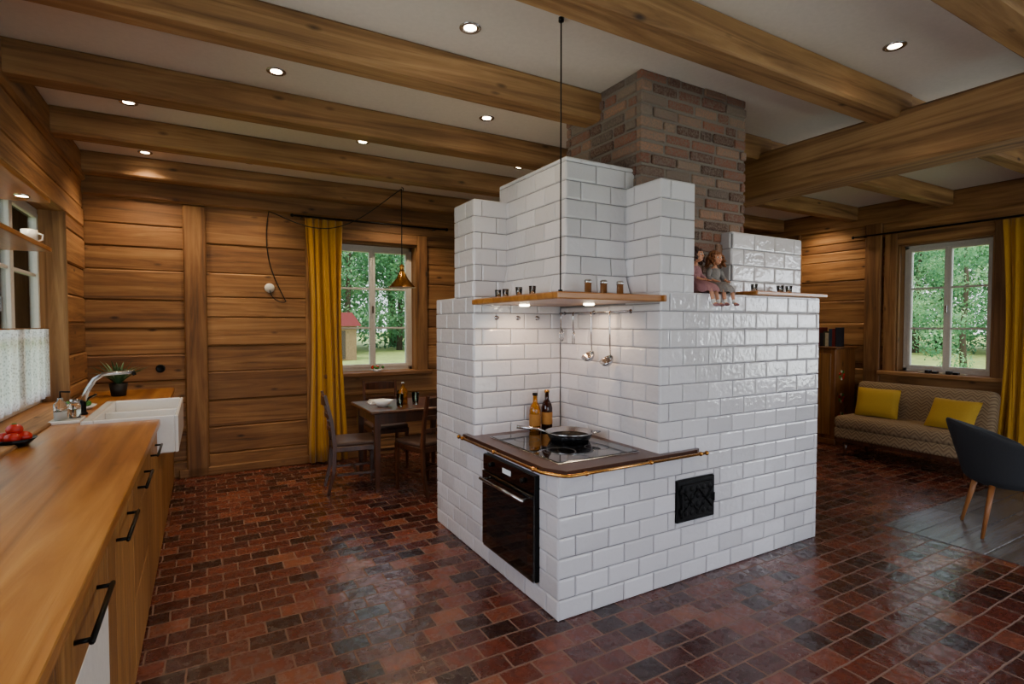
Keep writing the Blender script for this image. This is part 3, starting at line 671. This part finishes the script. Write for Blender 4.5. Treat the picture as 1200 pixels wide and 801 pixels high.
m=MB('lace_cafe_curtain'); vs=[];n=60
for i in range(n+1):
    y=3.4+2.0*i/n; x=XL-.10+.012*math.sin(i*1.3)
    vs+=[(x,y,1.0),(x,y,1.52)]
m.add(vs,[[2*i,2*i+2,2*i+3,2*i+1] for i in range(n)],LACE,None,True); m.tube([(XL-.1,3.33,1.525),(XL-.1,5.42,1.525)],.005,BRASS); m.obj()
m=MB('wall_outlet'); m.lathe([(0,0),(.04,0),(.04,.008),(.03,.012),(.022,.006),(0,.006)],(0,0,0),BLACK,24,M=Matrix.Translation((-.38,YB-.001,1.12))@Matrix.Rotation(math.pi/2,4,'X')); m.obj()
def curtain(name,ax,a0,a1,plane,z0,z1,folds=5,amp=.045,seed=1):
    m=MB(name); n=folds*18; rows=14; vs=[];fs=[]; rr=random.Random(seed); p1,p2,p3=[rr.uniform(0,6) for _ in range(3)]
    for j in range(rows+1):
        t=j/rows; z=z1+(z0-z1)*t
        for i in range(n+1):
            u=i/n; cc=(a0+a1)/2+.02*math.sin(2.2*t+p1); wd=(a1-a0)*(.97-.16*math.sin(math.pi*min(1,t*1.1))); a=cc-wd/2+wd*u+.010*math.sin(4*t+u*9)
            ph=u*folds*2*math.pi
            p=plane+amp*(.55+.45*t)*(math.sin(ph+1.3*math.sin(t*2.2+u*4+p2)+.8*math.sin(u*7+p3))*.75+.25*math.sin(ph*2.3+p1+t*1.5)); vs.append((a,p,z) if ax=='x' else (p,a,z))
    for j in range(rows):
        for i in range(n): q=j*(n+1)+i; fs.append([q,q+1,q+n+2,q+n+1])
    m.add(vs,fs,CURT,None,True); o=m.obj(); s=o.modifiers.new('thick','SOLIDIFY'); s.thickness=.004; return o
curtain('mustard_curtain','x',.97,1.38,6.22,.03,2.71,5,seed=2)
m=MB('curtain_rod'); m.tube([(.85,6.22,2.73),(2.62,6.22,2.73)],.011,BLACK,12); m.ell((.84,6.22,2.73),.02,BLACK); m.ell((2.63,6.22,2.73),.02,BLACK)
for x in(.95,2.5): m.tube([(x,6.22,2.73),(x,YB,2.73)],.008,BLACK)
m.obj()
curtain('mustard_curtain','y',2.02,2.44,7.46,.03,2.68,5,seed=5)
m=MB('curtain_rod'); m.tube([(7.46,1.7,2.70),(7.46,3.95,2.70)],.011,BLACK,12); m.ell((7.46,3.96,2.70),.02,BLACK)
for y in(1.8,3.85): m.tube([(7.46,y,2.70),(XR-.0,y,2.70)],.008,BLACK)
m.obj()
# ------------------------------------------------ dining
m=MB('dining_table'); tx0,tx1,ty0,ty1=1.30,2.25,4.85,5.62; tz=.76
m.box((tx0,ty0,tz-.028),(tx1,ty1,tz),DARKW,.008); i_=.06
m.box((tx0+i_,ty0+i_,tz-.13),(tx1-i_,ty0+i_+.022,tz-.029),DARKW,.003); m.box((tx0+i_,ty1-i_-.022,tz-.13),(tx1-i_,ty1-i_,tz-.029),DARKW,.003)
m.box((tx0+i_,ty0+i_,tz-.13),(tx0+i_+.022,ty1-i_,tz-.029),DARKW,.003); m.box((tx1-i_-.022,ty0+i_,tz-.13),(tx1-i_,ty1-i_,tz-.029),DARKW,.003)
for x in(tx0+.08,tx1-.08):
    for y in(ty0+.08,ty1-.08): m.tube([(x,y,tz-.029),(x,y,tz-.14),(x,y,.03),(x,y,0)],[.04,.04,.024,.03],DARKW,4,flat=True)
m.obj()
def chair():
    m=MB('dining_chair'); w=.2
    for s in(-1,1):
        m.tube([(s*(w-.02),.19,.44),(s*(w-.02),.19,.0)],[.026,.017],DARKW,4,flat=True)
        m.tube([(s*(w-.03),-.25,0),(s*(w-.02),-.2,.22),(s*(w-.02),-.19,.45),(s*(w-.02),-.215,.68),(s*(w-.02),-.27,.92)],[.018,.022,.025,.021,.017],DARKW,4,flat=True)
        m.box((s*(w-.03)-.01,-.17,.17),(s*(w-.03)+.01,.18,.195),DARKW,.003)
    m.box((-w,-.2,.395),(w,.21,.445),DARKW,.006); m.rbox((-w+.005,-.19,.44),(w-.005,.205,.485),SEATL,.018,3)
    m.box((-w+.03,-.0,.17),(w-.03,.02,.195),DARKW,.003)
    for z,y,h in((.86,-.262,.07),(.72,-.232,.035),(.60,-.212,.035)):
        n=8; vs=[];fs=[]
        for i in range(n+1):
            u=i/n; x=(-1+2*u)*(w-.03); yy=y-.02*math.cos((u-.5)*math.pi); hh=h/2*(1+(.25*math.cos((u-.5)*math.pi) if h>.05 else 0))
            vs+=[(x,yy-.008,z-hh),(x,yy+.008,z-hh),(x,yy+.008,z+hh),(x,yy-.008,z+hh)]
        for i in range(n):
            for k in range(4): fs.append([i*4+k,i*4+(k+1)%4,i*4+4+(k+1)%4,i*4+4+k])
        m.add(vs,fs,DARKW)
    return m
c0=chair().obj((1.22,5.16,0),math.radians(-96))
inst(c0,(1.80,4.80,0),math.radians(18)); inst(c0,(1.72,5.80,0),math.radians(178))
m=MB('serving_bowl'); m.lathe([(0,0),(.05,0),(.10,.06),(.096,.06),(.046,.006),(0,.006)],(1.5,5.15,tz+.0005),CERAM,24); m.obj()
m=MB('folded_napkin'); 
for k in range(3): m.rbox((1.42+.01*k,5.3,tz+.0005+k*.012),(1.62-.01*k,5.45,tz+.013+k*.012),CERAM,.005,2)
m.obj()
bottle('lemonade_carafe',(1.72,5.2,tz+.0005),.22,.045,OIL,STEEL,False); glass((1.64,5.06,tz+.0005),.12,.038,'drinking_glass'); glass((1.82,5.12,tz+.0005),.12,.038,'drinking_glass'); glass((1.75,5.36,tz+.0005),.12,.038,'drinking_glass')
m=MB('pendant_lamp'); px,py,pz=1.75,5.3,1.93
m.lathe([(.14,0),(.125,.012),(.06,.09),(.025,.16),(.02,.2),(.026,.215),(.012,.235),(0,.235),],(px,py,pz),BRASS,36); m.lathe([(.138,.001),(.12,.012),(.055,.085),(.02,.15)],(px,py,pz),WHITE,36)
m.ell((px,py,pz+.05),.03,emit('pendant_bulb',(1,.85,.6),.6)); hz=2.92
m.tube([(px,py,pz+.23),(px,py,hz)],.005,CABLE); m.tube([(px,py,hz+.02),(px+.02,py,hz+.01),(px+.015,py,hz-.02),(px,py,hz-.01)],.004,BLACK)
pts=[]
for i in range(25):
    t=i/24; x=px+(.62-px)*t; y=py+(6.3-py)*t; z=hz+(2.76-hz)*t-.28*math.sin(math.pi*t)**1.1; pts.append((x,y,z))
for i in range(1,21):
    t=i/20; x=.62-.05*math.sin(t*math.pi)+.16*t*t; pts.append((x,6.325,2.76-.95*t))
for i in range(1,13):
    a=i/12*math.pi; pts.append((.70+.08*math.cos(a),6.325,1.81-.06*math.sin(a)+.12*(i/12)))
m.tube(pts,.005,CABLE,6); m.obj()
m=MB('wall_rosette'); m.lathe([(0,0),(.05,0),(.05,.01),(.035,.016),(.02,.03),(.012,.03),(0,.03)],(0,0,0),WPAINT,28,M=Matrix.Translation((.62,6.349,1.95))@Matrix.Rotation(math.pi/2,4,'X')); m.obj()
m=MB('flower_bowl'); c=(1.78,6.33,.9995); m.lathe([(0,0),(.04,0),(.07,.03),(.066,.03),(0,.01)],c,CERAM,20)
for i in range(12):
    a=R.random()*6.28; q=R.uniform(0,.05); p=Vector(c)+Vector((q*math.cos(a)*1.5,q*math.sin(a),.04+R.uniform(0,.02)))
    m.ell(p,.018,RED if i%2 else GREEN,8)
m.obj()
m=MB('sill_ornament'); 
for i in range(7): m.rbox((7.55,2.75+i*.07,.9705),(7.62,2.80+i*.07,.985+.012*(i%3)),(BOOK[3],BLACK,TERRA)[i%3],.005,2)
m.obj()
# ------------------------------------------------ right area
m=MB('sofa'); sx0,sx1,sy0,sy1=6.55,7.22,2.30,3.66
m.rbox((sx0,sy0,.20),(sx1-.05,sy1,.34),SOFA,.03,3); m.rbox((sx0-.02,sy0,.32),(sx1-.12,sy1,.47),SOFA,.055,4)
Mb=Matrix.Translation((sx1-.16,0,.38))@Matrix.Rotation(math.radians(10),4,'Y')
m.rbox((-.09,sy0,0),(.08,sy1,.48),SOFA,.06,4,M=Mb)
m.box((sx0+.02,sy0+.02,.16),(sx1-.05,sy1-.02,.21),DARKW,.005)
for x in(sx0+.08,sx1-.12):
    for y in(sy0+.1,sy1-.1): m.tube([(x,y,.17),(x,y,0)],[.028,.018],DARKW,10)
for i in range(6): m.ell((sx1-.235,sy0+.15+i*.21,.62),(.012,.014,.014),SOFA,8)
m.obj()
def pillow(loc,rz,tilt,w=.44,h=.34):
    m=MB('yellow_pillow'); n=14; vs=[];fs=[]
    for side in(1,-1):
        for i in range(n+1):
            for j in range(n+1):
                u=i/n*2-1; v=j/n*2-1; t=.075*((1-u**4)*(1-v**4))**.6; pin=1+.06*(abs(u)*abs(v))-.05*(u*u+v*v)/2
                vs.append((side*t,u*w/2*pin,v*h/2*pin))
    for s in range(2):
        o=s*(n+1)**2
        for i in range(n):
            for j in range(n): q=o+i*(n+1)+j; fs.append([q,q+1,q+n+2,q+n+1])
    m.add(vs,fs,YEL,None,True); o=m.obj(loc); o.rotation_euler=(0,tilt,rz)
pillow((6.88,3.34,.635),.1,math.radians(18)); pillow((6.76,2.56,.62),-.15,math.radians(32))
vs=[];fs=[];na=32;nz=8
for i in range(na+1):
    th=math.radians(-125+250*i/na); f=abs(th)/math.radians(125); top=.84-.22*(f**1.6); 
    for j in range(nz+1):
        t=j/nz; z=.40+(top-.40)*t; rad=.24+.07*t; 
        vs.append((rad*math.sin(th)*1.02,-rad*math.cos(th)-.06*t*(1-f),z))
for i in range(na):
    for j in range(nz): q=i*(nz+1)+j; fs.append([q,q+1,q+nz+2,q+nz+1])
so=MB('shell'); so.add(vs,fs,GREYF,None,True)
e=bpy.data.objects.new('tub_chair',None); sc.collection.objects.link(e); e.location=(5.16,1.60,.004); e.rotation_euler=(0,0,math.radians(-144))
o=so.obj(parent=e); q=o.modifiers.new('t','SOLIDIFY'); q.thickness=.035; q.offset=0; q2=o.modifiers.new('s','SUBSURF'); q2.levels=1; q2.render_levels=1
m=MB('seat'); m.lathe([(0,.37),(.2,.37),(.25,.40),(.255,.45),(.24,.485),(.2,.495),(0,.5)],(0,.0,0),GREYF,32); m.obj(parent=e)
m=MB('legs')
for x in(-1,1):
    for y in(-1,1): m.tube([(x*.15,y*.14,.39),(x*.21,y*.21,0)],[.02,.011],LEGW,10)
m.obj(parent=e)
m=MB('painted_chest'); m.box((7.05,3.93,.06),(7.52,4.45,1.24),FURN,.006); m.box((7.02,3.9,1.24),(7.53,4.48,1.27),FURN,.006); m.box((7.03,3.91,0),(7.53,4.47,.07),FURN,.006)
m.box((7.035,3.98,.12),(7.051,4.40,1.18),CABW,.004)
for q,z in((0,.9),(1,.6),(2,.35)):
    for k in range(7):
        a=k*.9; m.ell((7.2+.05*math.cos(a),3.925,z+.05*math.sin(a)),(.022,.006,.022),(RED,GREEN,BOOK[3])[k%3],8)
m.obj()
m=MB('book_row'); y=3.96
for i in range(11):
    w=R.uniform(.02,.045); h=R.uniform(.17,.25); m.box((7.12,y,1.2705),(7.30,y+w-.002,1.27+h),BOOK[i%5],.002); y+=w
m.obj()
# ------------------------------------------------ lights
def lamp(kind,name,loc,energy,color,**kw):
    l=bpy.data.lights.new(name,kind); l.energy=energy; l.color=color
    for k,v in kw.items():
        if k!='rot': setattr(l,k,v)
    o=bpy.data.objects.new(name,l); sc.collection.objects.link(o); o.location=loc; o.rotation_euler=kw.get('rot',(0,0,0)); return o
DL=[(1.246,2.62),(.413,3.66),(-.438,4.68),(1.887,3.68),(1.205,4.68),(.405,5.80),(2.75,4.65),(3.4,1.6),(-.44,2.62),(1.3,.6),(-.44,5.95),(2.0,5.80),(5.6,3.6),(5.6,5.4),(7.2,4.4)]  # outer back-row lamps are added to keep a glow on the back wall
for (x,y) in DL:
    m=MB('recessed_downlight'); m.lathe([(.034,-.002),(.05,-.008),(.058,-.004),(.058,0)],(x,y,ZC),STEEL,24); m.lathe([(0,-.003),(.034,-.002)],(x,y,ZC),BULB,20); m.obj()
    wallish=y>5.7 or x>7
    lamp('SPOT','downlight_beam',(x,y,ZC-.02),56 if wallish else 25,(1,.75,.48),spot_size=math.radians(125),spot_blend=.8,shadow_soft_size=.04)
for (x,y) in ((2.12,2.72),(1.86,3.08)): lamp('SPOT','hood_light',(x,y,1.67),8,(1,.66,.38),spot_size=math.radians(168),spot_blend=.5,shadow_soft_size=.04)
lamp('SPOT','shelf_light',(XL+.05,4.12,2.28),4,(1,.8,.5),spot_size=math.radians(120),spot_blend=.6,shadow_soft_size=.03)
FILLC=(.88,.92,1)
def fill_area(name,loc,rot,sx,sy,e):  # added fill lamps outside unseen windows, setting the interior light level
    lamp('AREA',name,loc,e,FILLC,shape='RECTANGLE',size=sx,size_y=sy,rot=rot)
h=math.pi/2
fill_area('fill_rear_1',(1.0,YR-.35,1.5),(h,0,0),2.3,2.2,52)
fill_area('fill_rear_2',(4.7,YR-.35,1.4),(h,0,0),2.9,2.3,62)
fill_area('fill_left',(XL-.4,1.4,1.75),(0,-h,0),1.4,2.3,52)
fill_area('fill_right',(XR+.4,-.6,1.6),(0,h,0),1.9,2.0,125)  # added lamp, also strengthens the glare on the right-hand floor
lamp('SUN','sun',(0,0,30),3.4,(1,.95,.85),angle=math.radians(15),rot=(math.radians(38),0,math.radians(-40)))
# ------------------------------------------------ outside
m=MB('ground'); m.box((-90,-90,-.5),(140,140,-.35),GRASS); m.obj()
m=MB('garden_shed'); M=Matrix.Translation((6.0,30,-.35))@Matrix.Rotation(.3,4,'Z')
m.box((-1,-.8,0),(1,.8,1.9),SHEDW,.02,M=M); m.add([(-1.2,-1,1.85),(1.2,-1,1.85),(1.2,1,1.85),(-1.2,1,1.85),(-1.2,0,2.6),(1.2,0,2.6)],[[0,1,5,4],[2,3,4,5],[0,4,3],[1,2,5]],BOOK[1],M=M); m.box((-.3,-.84,.1),(.3,-.79,1.6),BARK,M=M); m.obj()
def tree(seed):
    rr=random.Random(seed); m=MB('tree'); m.tube([(0,0,-.2),(.1,0,2),(0,.1,4.5),(.1,0,7)],[.16,.12,.09,.04],BARK,10)
    cl=[]
    for i in range(38): cl.append((Vector((rr.gauss(0,1.5),rr.gauss(0,1.5),rr.uniform(.5,8))),rr.uniform(.6,1.3)))
    for c,rad in cl:
        for k in range(330):
            d=Vector((rr.gauss(0,1),rr.gauss(0,1),rr.gauss(0,1))).normalized()*rad*rr.uniform(.6,1.05); p=c+d; s=rr.uniform(.04,.10)
            a=Vector((rr.gauss(0,1),rr.gauss(0,1),rr.gauss(0,1))).normalized(); b=a.cross(d).normalized(); 
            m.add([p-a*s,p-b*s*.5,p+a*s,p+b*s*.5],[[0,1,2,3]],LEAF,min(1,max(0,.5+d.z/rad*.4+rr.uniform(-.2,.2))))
    return m.obj((0,0,-200))
T=[tree(1),tree(2)]
rr=random.Random(5)
def put(x,y,s):
    i=rr.randrange(2)
    if T[i].location.z<-100: T[i].location=(x,y,-.35); T[i].scale=(s,)*3
    else: inst(T[i],(x,y,-.35),rr.random()*6,s)
for x in range(-12,44,4):
    put(x+rr.uniform(-1,1),38+rr.uniform(-2,2),rr.uniform(1.3,1.9)); put(x+2+rr.uniform(-1,1),47+rr.uniform(-2,2),rr.uniform(2.2,2.8))
for y in range(-6,36,4):
    put(42+rr.uniform(-2,2),y+rr.uniform(-1,1),rr.uniform(1.3,1.9)); put(52+rr.uniform(-2,2),y+2+rr.uniform(-1,1),rr.uniform(2.2,2.8))
put(11,21,.8); put(23,8.4,.75)
for y in range(0,34,4): put(-18+rr.uniform(-1,1),y+4,1.1)
w=bpy.data.worlds.new('World'); sc.world=w; w.use_nodes=True; nt=w.node_tree; bg=nt.nodes['Background']
tc=N(nt,'ShaderNodeTexCoord'); sx=N(nt,'ShaderNodeSeparateXYZ'); nt.links.new(tc.outputs['Generated'],sx.inputs[0]); rp=ramp(nt,[(0,(.85,.9,.95)),(.5,(.68,.8,.97))]); nt.links.new(sx.outputs[2],rp.inputs[0]); nt.links.new(rp.outputs[0],bg.inputs[0]); bg.inputs[1].default_value=3.3
cam=bpy.data.cameras.new('camera'); cam.sensor_width=36; cam.lens=18.9; cam.clip_start=.02; cam.clip_end=500
co=bpy.data.objects.new('camera',cam); sc.collection.objects.link(co); co.location=(0,0,1.55); co.rotation_euler=(math.radians(90-1.8),0,math.radians(-29.8)); sc.camera=co
